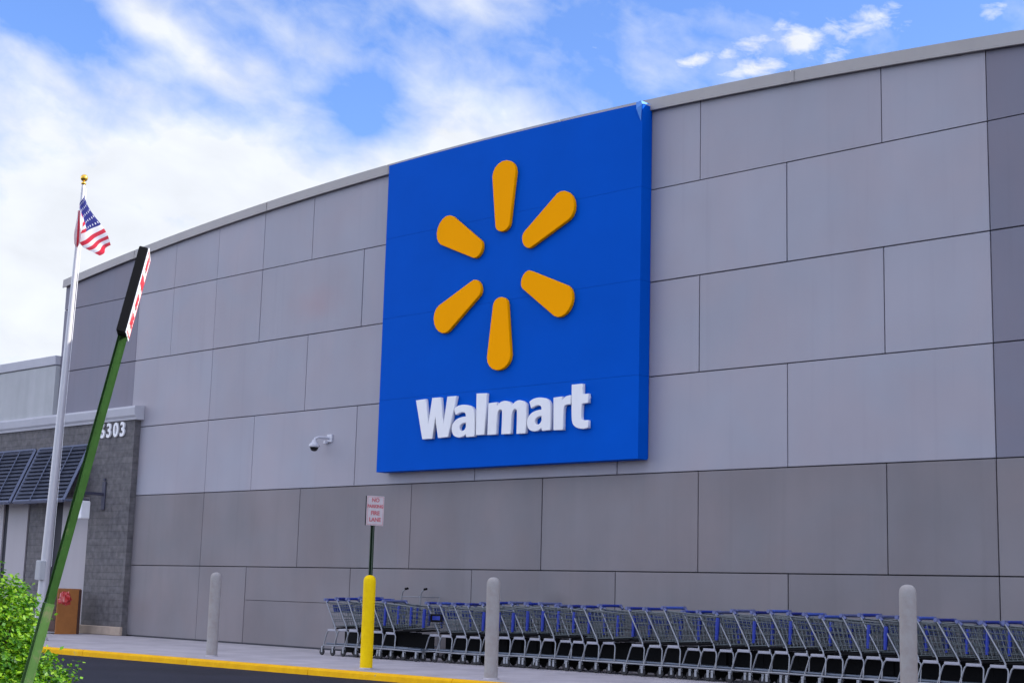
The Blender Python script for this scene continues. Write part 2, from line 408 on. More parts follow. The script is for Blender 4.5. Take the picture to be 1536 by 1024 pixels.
# ------------------------------------------------------------------ store front
store = thing('store_building', (-4, 0, SW), 'large grey panelled store front with an arched parapet and taupe lower courses', 'store')
SO = (-4, 0, SW)
rows = [SW+.03, 1.55, 3.17, 4.79, 6.41, 8.03, None]
XL, XD = -6.43*W, 0.         # light field between these, darker ends outside
def ext(lst): return sorted(set(lst))
joints = [
    [-5.5, -5, -4, -3, -2, -1, 0, 1, 2, 3, 4, 5, 6, 7, 8],
    [-5.5, -4.5, -3.5, -2.5, -1.5, -.5, 0, .5, 1.5, 2.5, 3.5, 4.5, 5.5, 6.5, 7.5],
    [-5.5, -5, -4, -3, -2, -1, 0, 1, 2, 3, 4, 5, 6, 7, 8],
    [-5.5, -4.5, -3.5, -2.5, -1.5, -.5, 0, .5, 1.5, 2.5, 3.5, 4.5, 5.5, 6.5, 7.5],
    [-6, -5.5, -5, -4, -3, -2, -1, 0, 1, 2, 3, 4, 5, 6, 7, 8],
    [-6, -5.5, -5, -4.5, -3.5, -2.5, -1.5, -.5, 0, .5, 1.5, 2.5, 3.5, 4.5, 5.5, 6.5, 7.5],
]
base, light, dark, dark2 = MB(), MB(), MB(), MB()
GAP = .0085
pj = random.Random(3)
for ri in range(6):
    z0 = rows[ri]; z1 = rows[ri+1]
    xs = ext([CL, XL, 0., CR]+[j*W for j in joints[ri]])
    for a, b in zip(xs, xs[1:]):
        hair = .005 if any(abs(a/W-q) < .01 for q in (-5.5, -6)) else GAP
        hairb = .005 if any(abs(b/W-q) < .01 for q in (-5.5, -6)) else GAP
        a2, b2 = a+hair, b-hairb
        if a == CL: a2 = a
        if abs(a-XL) < 1e-6: a2 = a+.002
        if abs(b-XL) < 1e-6: b2 = b-.002
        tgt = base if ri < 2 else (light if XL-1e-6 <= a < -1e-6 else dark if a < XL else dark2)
        if z1 is not None:
            zz0 = z0+(GAP if ri else 0)
            if ri == 0 and abs(a+5*W) < .01:
                tgt.bbox(a2, b2, 0, .09, zz0, .846, .004); zz0 = .854
            tgt.bbox(a2, b2, pj.uniform(-.004, .003), .09, zz0, z1-GAP, .005)
        else:
            n = 6; poly = [(a2, z0+GAP), (b2, z0+GAP)]+[(b2+(a2-b2)*k/n, arch(b2+(a2-b2)*k/n)-.15) for k in range(n+1)]
            tgt.prism(poly, 0, .09)
base.build('base_cladding', M['panel_base'], store, SO)
light.build('panel_cladding', M['panel_light'], store, SO)
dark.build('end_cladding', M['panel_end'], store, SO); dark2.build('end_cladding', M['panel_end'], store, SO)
# structural wall behind the panels, following the arch
wl = MB(); xs = [CL+(CR-CL)*k/48 for k in range(49)]
wl.prism([(CL+.01, SW-.1), (CR, SW-.1)]+[(xx, arch(xx)-.1) for xx in xs[::-1][:-1]]+[(CL+.01, arch(CL)-.1)], .045, .42)
wl.build('parapet_wall', M['joint'], store, SO)
# coping: swept cap, slightly overhanging
cp = MB(); prof = [(.46, -.20), (.46, 0), (-.075, .005), (-.085, -.20), (-.06, -.205), (-.05, -.17)]
seams = [-22.1, -16.9, -12.9, -8.2, -3.26, 1.7, 6.5, 11.4, 17, 23]
edges = [CL-.06]+seams+[CR]
for a, b in zip(edges, edges[1:]):
    n = 8; vs = []; m_ = len(prof)
    for k in range(n+1):
        xx = a+.006+(b-a-.012)*k/n
        for yy, dz in prof: vs.append((xx, yy, arch(xx)+dz))
    fs = [(k*m_+i, k*m_+(i+1) % m_, (k+1)*m_+(i+1) % m_, (k+1)*m_+i) for k in range(n) for i in range(m_)]
    fs += [tuple(range(m_)), tuple(n*m_+i for i in range(m_))[::-1]]
    cp.add(vs, fs)
for sx in seams:   # lapped joint covers
    cp.prism([(sx-.07, arch(sx)-.203), (sx+.07, arch(sx)-.203), (sx+.07, arch(sx+.07)-.018), (sx-.07, arch(sx-.07)-.018)], -.092, -.07)
fix_normals(cp.build('parapet_coping', M['coping'], store, SO))
bd = MB(); bd.box(CL+.02, CR-.02, .43, 60, SW-.1, 8.0); bd.build('roof', M['roof'], store, SO)
# dark flashing at the foot of the wall
fl = MB(); fl.box(-21.1, CR-.01, -.012, .03, SW+.001, SW+.035); fl.build('base_flashing', M['joint'], store, SO)

# ------------------------------------------------------------------ brick wing at the left
wing = thing('brick_wing', (-28.16, 0, SW), 'dark brick entrance wing with pale cornice, stucco parapet and white bays', 'building')
WO = (-28, 0, SW)
SH = .155; BY = -.16
b = MB()
b.box(-22.95, -21.2, BY, .0-.003, SW-.05, 3.2)           # end pier
b.box(-25.74, -24.98, BY, -.003, SW-.05, 3.2)             # middle pier
b.box(-29.2, -28.3, BY, -.003, SW-.05, 3.2)
b.box(-46, -21.2, BY, -.003, 3.2, 4.95)                   # brick band above the bays
b.box(-46, -31.5, BY, -.003, SW-.05, 3.2)
b.build('brick_wall', M['brick'], wing, WO)
c = MB()
c.add([], [])
pr = [(-.003, 4.95), (BY-.05, 4.95), (BY-.06, 5.0), (BY-.10, 5.05), (BY-.12, 5.22), (BY-.10, 5.27), (-.003, 5.29)]
vs = [(xx, yy, z) for xx in (-46, -21.08) for yy, z in pr]; n = len(pr)
c.add(vs, [(i, (i+1) % n, n+(i+1) % n, n+i) for i in range(n)]+[tuple(range(n)), tuple(range(2*n-1, n-1, -1))])
fix_normals(c.build('cornice', M['cornice'], wing, WO))
p = MB(); p.box(-46, CL-.004+SH, -.12, .3, 5.2, 6.58); p.build('stucco_parapet', M['stucco'], wing, WO)
p = MB(); p.bbox(-46, CL-.006+SH, -.15, .36, 6.60, 6.84, .012); p.build('parapet_coping', M['cornice'], wing, WO)
for x0, x1 in ((-24.25, -22.953), (-26.95, -25.95), (-28.2, -27.2)):
    p = MB(); p.bbox(x0, x1, -.10, -.05, SW+.0, 3.195, .004); p.build('bay_panel', M['white_panel'], wing, WO)
rc = MB(); rc.box(-31.5, -22.951, -.045, -.02, SW-.05, 3.199); rc.build('bay_recess', M['joint'], wing, WO)
p = MB(); p.bbox(-24.975, -24.72, -.16, -.06, SW, 3.19, .006); p.build('bay_jamb', M['panel_base'], wing, WO)
p = MB(); p.bbox(-23.15, -21.12, BY-.09, BY-.001, SW+.001, .13, .015); p.build('pier_plinth', M['plinth'], wing, WO)
p = MB(); p.bbox(-25.85, -24.9, BY-.09, BY-.001, SW+.001, .13, .015)
p.build('pier_plinth', M['plinth'], wing, WO)
# roof slab behind the parapet
p = MB(); p.box(-46, CL-.05, .31, 50, SW-.1, 6.2); p.build('roof', M['roof'], wing, WO)

# ------------------------------------------------------------------ louvred awnings
def awning(x0, x1, label):
    zt, zb, yt, yb = 4.43, 3.06, BY-.02, BY-.62
    t = thing('louvred_awning', ((x0+x1)/2, BY, 3.06), label, 'awning', 'louvred awnings over the white bays')
    O = ((x0+x1)/2, BY, 3.06)
    def P(u, k): return (u, yt+(yb-yt)*k, zt+(zb-zt)*k)
    f = MB()
    for xx in (x0, x1): f.tube([P(xx, 0), P(xx, 1)], .045, 4)
    f.tube([P(x0, 0), P(x1, 0)], .04, 4); f.tube([P(x0, 1), P(x1, 1)], .05, 4)
    for xx in (x0, x1): f.tube([P(xx, 1), (xx, BY, zb+.02)], .03, 4)
    f.build('awning_frame', M['navy_edge'], t, O)
    s = MB(); k = 14; s.mi
    for i in range(k):
        a = (i+.15)/k; bb = (i+.98)/k
        p0, p1 = P(x0+.04, a), P(x0+.04, bb)
        # each blade tips outward at its foot so an edge catches light
        vs = [(x0+.04, p0[1], p0[2]), (x1-.04, p0[1], p0[2]), (x1-.04, p1[1]-.05, p1[2]), (x0+.04, p1[1]-.05, p1[2]),
              (x0+.04, p0[1]+.012, p0[2]-.004), (x1-.04, p0[1]+.012, p0[2]-.004), (x1-.04, p1[1]-.05+.012, p1[2]-.012), (x0+.04, p1[1]-.05+.012, p1[2]-.012)]
        s.add(vs, [(0, 3, 2, 1), (4, 5, 6, 7), (0, 1, 5, 4), (3, 7, 6, 2), (0, 4, 7, 3), (1, 2, 6, 5)])
    s.build('louvre_slats', M['navy'], t, O)
    for q in (.36, .72):
        r = MB()
        xx = x0+(x1-x0)*q
        r.tube([(P(xx, 0)[0], P(xx, 0)[1]-.06, P(xx, 0)[2]), (P(xx, 1)[0], P(xx, 1)[1]-.06, P(xx, 1)[2])], .014, 4)
        r.build('rib', M['navy_edge'], t, O)
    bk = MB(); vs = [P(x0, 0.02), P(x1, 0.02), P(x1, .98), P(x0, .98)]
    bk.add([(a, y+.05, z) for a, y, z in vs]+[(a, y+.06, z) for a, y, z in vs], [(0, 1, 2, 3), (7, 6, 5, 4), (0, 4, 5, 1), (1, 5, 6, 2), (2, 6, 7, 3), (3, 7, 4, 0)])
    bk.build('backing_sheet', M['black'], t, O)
    return t
awning(-25.62, -23.26, 'navy louvred metal awning behind the flagpole, next to the house number')
awning(-28.17, -25.84, 'navy louvred metal awning cut by the left edge of the photo')

# ------------------------------------------------------------------ wall sign
SY = -.30
sign = thing('store_sign', (-9.3, SY, 3.4), 'big blue wall sign with six amber rays and white lettering', 'sign')
GO = (-9.3, SY, 3.4)
x0, x1 = -12.56, -6.09
zt = lambda x: arch(x)-.13
cuts = [3.39, 4.79, 6.41, 8.03, None]
f = MB(); bk = MB()
n = 10
bk.prism([(x0+.02, 3.41), (x1-.02, 3.41)]+[(x1-.02+(x0-x1+.04)*k/n, zt(x1+(x0-x1)*k/n)-.03) for k in range(n+1)], SY+.02, -.002)
bk.build('sign_core', M['sign_gap'], sign, GO)
for a, b2 in zip(cuts, cuts[1:]):
    lo = a+(.0016 if a > 3.4 else 0)
    if b2: f.prism([(x0, lo), (x1, lo), (x1, b2-.0016), (x0, b2-.0016)], SY, SY+.25)
    else: f.prism([(x0, lo), (x1, lo)]+[(x1+(x0-x1)*k/n, zt(x1+(x0-x1)*k/n)) for k in range(n+1)], SY, SY+.25)
fix_normals(f.build('sign_panel', M['sign_blue'], sign, GO))
# bent corner flashing at the top right
c = MB()
c.add([(x1-.02, SY-.012, zt(x1)+.05), (x1+.012, SY-.03, zt(x1)-.02), (x1-.02, SY-.015, zt(x1)-.32), (x1-.09, SY-.055, zt(x1)-.10), (x1-.12, SY-.03, zt(x1)+.03),
       (x1+.012, -.06, zt(x1)+.03)], [(0, 4, 3), (0, 3, 1), (1, 3, 2), (0, 1, 5)])
c.build('corner_flashing', M['sign_blue_light'], sign, GO)

def curve_part(name, loops, m, parent, org, y_back, depth, bevel=.02):
    """filled outline (first loop) with holes, thickness `depth`, edges eased"""
    cu = bpy.data.curves.new(name, 'CURVE'); cu.dimensions = '2D'; cu.fill_mode = 'BOTH'
    cu.extrude = depth/2-bevel; cu.bevel_depth = bevel; cu.bevel_resolution = 2; cu.offset = -bevel
    for lp in loops:
        sp = cu.splines.new('POLY'); sp.points.add(len(lp)-1)
        for q, (a, b2) in zip(sp.points, lp): q.co = (a, b2, 0, 1)
        sp.use_cyclic_u = True
    t = bpy.data.objects.new(name+'_tmp', cu); COL.objects.link(t)
    dg = bpy.context.evaluated_depsgraph_get(); me = bpy.data.meshes.new_from_object(t.evaluated_get(dg))
    bpy.data.objects.remove(t); bpy.data.curves.remove(cu)
    mx = Matrix(((1, 0, 0, 0), (0, 0, -1, y_back-depth/2), (0, 1, 0, 0), (0, 0, 0, 1)))
    me.transform(Matrix.Translation(-Vector(org)) @ mx)
    me.materials.clear(); me.materials.append(m)
    o = bpy.data.objects.new(name, me); COL.objects.link(o); o.parent = parent
    return o
SC = (-9.28, 7.08)
for k in range(6):
    an = R(90+60*k); ax = Vector((math.cos(an), math.sin(an))); pn = Vector((-ax.y, ax.x))
    ri, ro, wi, wo = .615, 1.965, .184, .298
    pts = []
    def arc_(cen, rx, ry, a0, a1, n=9):
        for i in range(n+1):
            a = a0+(a1-a0)*i/n
            q = Vector(SC)+ax*(cen+rx*math.sin(a))+pn*(ry*math.cos(a)); pts.append((q.x, q.y))
    arc_(ro-.26, .26, wo, 0, math.pi); arc_(ri+.15, .15, wi, math.pi, 2*math.pi)
    curve_part('ray', [pts], M['spark'], sign, GO, SY-.003, .075, .010)

# letters, traced in sight-line units and laid out on the sign face at their true size
def smooth(pts, corner, n=4):
    out = []; m_ = len(pts)
    for i in range(m_):
        p0, p1, p2, p3 = (Vector(pts[(i+k) % m_]) for k in (-1, 0, 1, 2))
        if corner[i] and corner[(i+1) % m_]: out.append(tuple(p1)); continue
        t1 = Vector((0, 0)) if corner[i] else (p2-p0)*.5
        t2 = Vector((0, 0)) if corner[(i+1) % m_] else (p3-p1)*.5
        for j in range(n):
            u = j/n; h = (2*u**3-3*u*u+1)*p1+(u**3-2*u*u+u)*t1+(-2*u**3+3*u*u)*p2+(u**3-u*u)*t2
            out.append(tuple(h))
    return out
LY = SY-.10
def to_face(p): q = on_y(600+p[0]/5.12, 560+p[1]/5.12, LY); return (q.x, q.z)
def A_(dx, dy, sk, sx=1., sy=1.):   # lower-case a: outer and counter
    o = [(407, 268, 1), (440, 246, 0), (485, 238, 0), (535, 248, 0), (560, 280, 0), (565, 330, 0), (564, 482, 1), (500, 487, 1), (496, 466, 1),
         (470, 485, 0), (438, 490, 0), (404, 474, 0), (389, 432, 0), (396, 388, 0), (424, 352, 0), (462, 334, 0), (497, 328, 1), (494, 306, 0), (474, 296, 0), (446, 303, 0), (420, 318, 1)]
    h = [(497, 376, 1), (472, 382, 0), (452, 400, 0), (450, 428, 0), (466, 440, 0), (486, 430, 0), (498, 408, 1)]
    tr = lambda L: [(389+(x-389)*sx+dx, 490+(y-490)*sy+dy+(x-389)*sk, c) for x, y, c in L]
    return [tr(o), tr(h)]
letters = {
 'W': [[(115, 205, 1), (189, 194, 1), (203, 330, 1), (208, 392, 1), (240, 186, 1), (305, 181, 1), (318, 330, 1), (326, 386, 1), (356, 176, 1), (425, 170, 1), (362, 486, 1), (284, 494, 1), (268, 380, 1), (264, 330, 1), (240, 499, 1), (163, 504, 1)]],
 'a': A_(0, 0, 0),
 'l': [[(580, 152, 1), (658, 149, 1), (641, 468, 1), (575, 472, 1)]],
 'm': [[(672, 226, 1), (735, 218, 1), (736, 246, 1), (764, 218, 0), (800, 208, 0), (836, 218, 0), (852, 242, 1), (878, 214, 0), (912, 203, 0), (948, 218, 0), (963, 262, 0), (956, 458, 1), (886, 462, 1), (890, 300, 0), (880, 272, 0), (862, 282, 0), (850, 320, 0), (842, 462, 1), (770, 465, 1), (776, 304, 0), (766, 276, 0), (746, 288, 0), (738, 326, 0), (730, 467, 1), (662, 470, 1)]],
 'a2': A_(578, -46, -.02, 1.03, 1.03),
 'r': [[(1171, 184, 1), (1236, 174, 1), (1239, 206, 1), (1262, 176, 0), (1300, 164, 1), (1304, 236, 1), (1270, 240, 0), (1250, 268, 0), (1244, 432, 1), (1170, 434, 1)]],
 't': [[(1311, 84, 1), (1395, 76, 1), (1395, 157, 1), (1440, 152, 1), (1438, 224, 1), (1390, 230, 1), (1384, 330, 0), (1396, 354, 0), (1436, 355, 1), (1438, 414, 1), (1392, 424, 0), (1338, 408, 0), (1312, 360, 0), (1310, 236, 1)]],
}
letters['a2'] = [[(x, y, c) for x, y, c in lp] for lp in letters['a2']]
for nme, loops in letters.items():
    L2 = []
    for lp in loops:
        pts = smooth([(p[0], p[1]) for p in lp], [p[2] for p in lp])
        L2.append([to_face(p) for p in pts])
    curve_part('letter', L2, M['white_letter'], sign, GO, SY-.003, .075, .008)

# house number
num = thing('house_number', (-22.22, BY, 4.57), 'white house number 6303 on the dark brick band', 'house number')
for ch, xx in zip('6303', (-22.58, -22.29, -21.99, -21.70)):
    text_mesh('digit', ch, .47, M['white'], num, Matrix.Translation((xx+22.1, -.03, .015)) @ Matrix.Rotation(R(90), 4, 'X'), .02, .012, sx=.95)

# security camera
sc = thing('security_camera', (-14.35, 0, 4.15), 'white dome security camera on a bent arm beside the blue sign', 'security camera')
q = MB(); q.bbox(-.10, .10, -.05, -.001, -.08, .12, .01); q.bbox(-.16, -.06, -.11, -.02, -.12, -.04, .012); q.build('wall_bracket', M['cam_white'], sc)
q = MB(); q.tube([(-.02, -.04, .02), (-.04, -.16, .03), (-.08, -.34, .02), (-.10, -.42, -.02), (-.10, -.44, -.08)], .035, 10); q.build('arm', M['cam_white'], sc)
q = MB(); q.lathe([(.0, .10), (.05, .09), (.07, .03), (.13, -.03), (.14, -.07), (.13, -.10), (0, -.10)], 20, (-.10, -.44, -.14)); q.build('housing', M['cam_white'], sc)
q = MB(); q.lathe([(.105, 0), (.10, -.04), (.075, -.08), (.03, -.10), (0, -.103)], 20, (-.10, -.44, -.242)); q.build('dome_lens', M['lens'], sc)

sc.scale = (.8, .8, .8)
# wall lantern
wlm = thing('wall_lantern', (-22.47, BY, 3.2), 'white box lantern hanging from a dark iron bracket on the brick pier', 'lantern')
q = MB(); q.bbox(-.07, .07, -.04, -.001, -.36, .32, .012); q.tube([(0, -.02, .34), (0, -.02, .39)], .04, 8); q.build('wall_plate', M['dark_metal'], wlm)
q = MB(); q.bbox(-.03, .03, -.62, -.03, -.02, .05, .006); q.tube([(0, -.55, -.02), (0, -.55, -.14)], .02, 6); q.bbox(-.10, .10, -.65, -.45, -.17, -.13, .006); q.build('arm', M['dark_metal'], wlm)
q = MB(); q.bbox(-.125, .125, -.675, -.425, -.60, -.175, .02); q.build('lantern_box', M['white'], wlm)

# display crate by the pier
cr = thing('wooden_cabinet', (-22.62, -.95, SW), 'brown wooden cabinet standing in the end bay beside the brick pier', 'cabinet')
q = MB(); q.bbox(-.62, .22, -.28, .28, .05, .99, .01)
for k in range(4): q.bbox(-.60, .20, -.296, -.28, .10+k*.22, .30+k*.22, .004)
q.build('body', M['brown_dark'], cr)
q = MB(); q.bbox(.221, .25, -.30, .30, .0, 1.02, .006); q.bbox(-.66, .25, -.30, .30, 1.021, 1.04, .006); q.build('end_panel', M['brown'], cr)
q = MB(); q.bbox(.251, .275, .24, .302, 0, 1.02, .004); q.build('corner_post', M['brown_dark'], cr)
# red bag in front of it
bag = MB(); rr = random.Random(4)
vs = []; nn, mm = 14, 8
for i in range(mm+1):
    ph = math.pi*i/mm
    for k in range(nn):
        a = 2*math.pi*k/nn; rj = 1+rr.uniform(-.34, .30)
        vs.append((.20*math.sin(ph)*math.cos(a)*rj, .12*math.sin(ph)*math.sin(a)*rj, .17+(.17 if ph < 1.4 else .11)*math.cos(ph)*rj))
bag.add(vs, [(i*nn+k, i*nn+(k+1) % nn, (i+1)*nn+(k+1) % nn, (i+1)*nn+k) for i in range(mm) for k in range(nn)], False)
# ------------------------------------------------------------------ bollards
def bollard(name, px, mt, label, cat, group):
    p = on_y(px, 920, -3.95); x = p.x
    t = thing(name, (x, -3.95, SW), label, cat, group)
    q = MB(); q.lathe([(.0975, 0), (.0975, 1.33), (.094, 1.365), (.083, 1.395), (.062, 1.418), (.034, 1.43), (0, 1.434)], 24); q.build('post', mt, t)
    q = MB(); q.lathe([(.115, 0), (.113, .012), (.0975, .02)], 24); q.build('base_seal', M['joint'] if False else M['concrete'], t)
    return t
G = 'bollards along the kerb'
bollard('bollard', 321, M['bollard'], 'grey domed bollard standing alone left of the trolleys, farthest one', 'bollard', G)
bollard('bollard', 739, M['bollard'], 'grey domed bollard in front of the trolleys below the blue sign', 'bollard', G)
bollard('bollard', 1362, M['bollard'], 'grey domed bollard at the right end, nearest one', 'bollard', G)
yb = bollard('sign_bollard', 552.5, M['yellow'], 'yellow bollard carrying a green post with a red and white parking sign', 'bollard', G)
def u_post(q, z0, z1, w=.055, d=.03, t=.006, lip=.010):
    """U-channel steel post, open side to -y"""
    q.box(-w/2+t, w/2-t, d-t, d, z0, z1)
    q.box(-w/2, -w/2+t-.0005, 0, d, z0, z1); q.box(w/2-t+.0005, w/2, 0, d, z0, z1)
    q.box(-w/2-lip, -w/2-.0005, 0, t, z0, z1); q.box(w/2+.0005, w/2+lip, 0, t, z0, z1)
q = MB(); u_post(q, 1.40, 2.66); q.build('sign_post', M['dark_green'], yb)
def sign_plate(parent, w, h, z, rot, depth=.04, yo=0., ink='red'):
    """aluminium sign with white face, red lettering and a black block for the shaded gap; faces local -y turned by rot"""
    mt = Matrix.Rotation(rot, 4, 'Z') @ Matrix.Translation((0, yo, 0))
    def bake(o): o.data.transform(mt); return o
    q = MB(); q.bbox(-w/2, w/2, -depth, -.0, z, z+h, .004); b0 = bake(q.build('gap_shade_block', M['black'], parent))  # solid black block painting in the shaded gap behind the face
    q = MB(); q.bbox(-w/2, w/2, -depth-.005, -depth-.0005, z, z+h, .0015); pl = bake(q.build('sign_plate', M['white' if ink == 'red' else 'faded_white'], parent))
    base = Matrix.Translation((0, -depth-.0065, 0))
    for line, zz, sz in (('NO', .80, .085), ('PARKING', .60, .068), ('FIRE', .36, .085), ('LANE', .14, .085)):
        o = text_mesh('lettering', line, sz*h/.46, M[ink], pl, mt @ Matrix.Translation((0, -depth-.0062, z+h*zz)) @ Matrix.Rotation(R(90), 4, 'X'), .0006, .004)
    q = MB(); bw = .006
    for a in ((-w/2+.012, w/2-.012, z+.012, z+.012+bw), (-w/2+.012, w/2-.012, z+h-.012-bw, z+h-.012)): q.box(a[0], a[1], -depth-.0062, -depth-.0052, a[2], a[3])
    for a in ((-w/2+.012, -w/2+.012+bw), (w/2-.012-bw, w/2-.012)): q.box(a[0], a[1], -depth-.0062, -depth-.0052, z+.0185, z+h-.0185)
    o = bake(q.build('border', M[ink], pl))
sign_plate(yb, .305, .46, 2.20, R(76), .040, -.042, 'faded_red')

# leaning sign post close to the camera
def at(x, y, d): return CAM+d*sight(x, y)
top, bot = at(220, 374, 7.25), at(40, 1024, 6.85)
ax = (top-bot).normalized()
foot = bot+ax*((-.20-bot.z)/ax.z)
lp = thing('leaning_sign_post', foot, 'bent green sign post leaning beside the shrub with an edge-on red and white sign', 'sign post')
Ln = (top-foot).length
view = (CAM-(top+foot)/2); view = (view-ax*view.dot(ax)).normalized()
side = ax.cross(view).normalized()
# local frame: z along the post, -y towards the open side
ymat = Matrix((side, view, ax)).transposed()
if ymat.determinant() < 0: ymat = Matrix((-side, view, ax)).transposed()
lp.rotation_mode = 'QUATERNION'; lp.rotation_quaternion = ymat.to_quaternion() @ Matrix.Rotation(R(14), 3, 'Z').to_quaternion()
zs = (at(186, 505, 7.17)-foot).length
zw = (at(78, 905, 6.92)-foot).length
q = MB(); u_post(q, zw, Ln-.03, .032, .020, .005, .0075)
for k in range(48):
    zz = zw+.06+k*.05
    if zz < zs-.03: q.tube([(0, .0195, zz), (0, .0206, zz)], .0045, 8); q.build('post', M['green_post'], lp)
q = MB(); u_post(q, -.15, zw-.001, .037, .024, .005, .009); q.build('post_foot', M['olive_base'], lp)
lp['_z'] = zs
del lp['_z']
sgn = -1
rgt = view.cross(ax).normalized()
if rgt.dot(rt) < 0: rgt = -rgt
nl = lp.rotation_quaternion.inverted() @ (rgt*math.cos(R(4.2))+view*math.sin(R(4.2)))
sign_plate(lp, .30, Ln-zs-.02, zs, math.atan2(nl.x, -nl.y), .043, .026)

# ------------------------------------------------------------------ flagpole and flag
p0, p1 = on_y(58, 950, -3.5), on_y(125.5, 276, -3.5)
axp = (p1-p0).normalized(); p0 = p0+axp*((SW-p0.z)/axp.z)
fp = thing('flagpole', p0, 'tall white tapering flagpole with a gold ball on top', 'flagpole')
fp.rotation_mode = 'QUATERNION'; fp.rotation_quaternion = axp.to_track_quat('Z', 'Y')
Lp = (p1-p0).length
q = MB(); q.lathe([(.12, 0), (.115, .3), (.095, 2.4), (.07, 5.5), (.04, Lp-.1), (.036, Lp-.02), (0, Lp)], 16); q.build('pole', M['pole'], fp)
q = MB(); q.lathe([(.2, 0), (.19, .05), (.125, .10), (.12, .16)], 20); q.build('base_collar', M['pole'], fp)
q = MB(); q.lathe([(.016, Lp-.01), (.016, Lp+.06)], 10); q.lathe([(.02, Lp-.02), (.05, Lp-.01), (.05, Lp+.03), (0, Lp+.05)], 12); q.build('truck', M['gold'], fp)
ball = MB(); rb = .078; ball.lathe([(rb*math.sin(math.pi*k/10), Lp+.13-rb*math.cos(math.pi*k/10)) for k in range(11)], 16); ball.build('ball', M['gold'], fp)
q = MB(); q.bbox(-.20, -.06, -.13, .05, 1.22, 1.62, .015); q.build('halyard_box', M['stucco'], fp)
q = MB(); q.tube([(.10, -.06, 1.5), (.07, -.05, 5), (.05, -.045, Lp-.1)], .006, 5); q.build('halyard', M['white'], fp)

def flag_mat():
    m, nt, b = nm('flag_cloth'); L = nt.links.new
    uv = node(nt, 'ShaderNodeUVMap'); uv.uv_map = 'UVMap'
    sp = node(nt, 'ShaderNodeSeparateXYZ'); L(uv.outputs['UV'], sp.inputs[0])
    def mth(op, a, b2=None, c=None):
        n_ = node(nt, 'ShaderNodeMath', operation=op)
        for i, v in enumerate((a, b2, c)):
            if v is None: continue
            if isinstance(v, (int, float)): n_.inputs[i].default_value = v
            else: L(v, n_.inputs[i])
        return n_.outputs[0]
    x, y = sp.outputs['X'], sp.outputs['Y']     # x along the fly, y down the hoist
    st = mth('MODULO', mth('FLOOR', mth('MULTIPLY', y, 13.)), 2.)
    inc = mth('MULTIPLY', mth('LESS_THAN', x, .4), mth('LESS_THAN', y, 7/13))
    sx = mth('SUBTRACT', mth('FRACT', mth('MULTIPLY', x, 15.)), .5); sy = mth('SUBTRACT', mth('FRACT', mth('MULTIPLY', y, 9.3)), .5)
    d = mth('SQRT', mth('ADD', mth('MULTIPLY', sx, sx), mth('MULTIPLY', sy, sy)))
    star = mth('LESS_THAN', d, .17)
    c1 = node(nt, 'ShaderNodeMix', data_type='RGBA'); L(st, c1.inputs['Factor'])
    c1.inputs['A'].default_value = (.66, .03, .06, 1); c1.inputs['B'].default_value = (.82, .80, .80, 1)
    c2 = node(nt, 'ShaderNodeMix', data_type='RGBA'); L(star, c2.inputs['Factor'])
    c2.inputs['A'].default_value = (.03, .035, .20, 1); c2.inputs['B'].default_value = (.75, .75, .8, 1)
    c3 = node(nt, 'ShaderNodeMix', data_type='RGBA'); L(inc, c3.inputs['Factor']); L(c1.outputs['Result'], c3.inputs['A']); L(c2.outputs['Result'], c3.inputs['B'])
    L(c3.outputs['Result'], b.inputs['Base Color']); b.inputs['Roughness'].default_value = .7
    t = node(nt, 'ShaderNodeBsdfTranslucent'); L(c3.outputs['Result'], t.inputs['Color'])
    mx = node(nt, 'ShaderNodeMixShader'); mx.inputs['Fac'].default_value = .45
    L(b.outputs[0], mx.inputs[1]); L(t.outputs[0], mx.inputs[2]); L(mx.outputs[0], nt.nodes['Material Output'].inputs['Surface'])
    return m
fY = -3.56
H0, H1 = on_y(126, 292, fY), on_y(168, 368, fY)
F0, Fm, F1 = on_y(121, 318, fY), on_y(117, 352, fY), on_y(118, 372, fY)
B1 = on_y(151, 383, fY)
EN = [(u_, on_y(a, b, fY)) for u_, a, b in ((0, 122.5, 312), (.54, 118, 350), (.62, 118.5, 364), (.72, 126, 371), (.86, 139, 377), (1, 152, 384))]
nu, nv = 52, 30; vs = []; uvs = []; fs = []
for i in range(nu+1):
    u = i/nu; h = H0.lerp(H1, u)
    # free end gathers against the pole, except the lowest stripes that hang clear
    for (ua, pa), (ub, pb) in zip(EN, EN[1:]):
        if ua <= u <= ub: e = pa.lerp(pb, (u-ua)/(ub-ua)); break
    h = h+Vector((0, 0, -.05*math.sin(math.pi*u)))
    for j in range(nv+1):
        v = j/nv; p = h.lerp(e, v)
        p = p+Vector((.0, .05*math.sin(v*7+u*3)*(.35+u*.3)-.05*math.sin(u*7+v*2), -.05*v*(1-v)))
        vs.append(p); uvs.append((v*.55, u))
for i in range(nu):
    for j in range(nv): fs.append((i*(nv+1)+j, i*(nv+1)+j+1, (i+1)*(nv+1)+j+1, (i+1)*(nv+1)+j))
q = MB(); q.add(vs, fs, True)
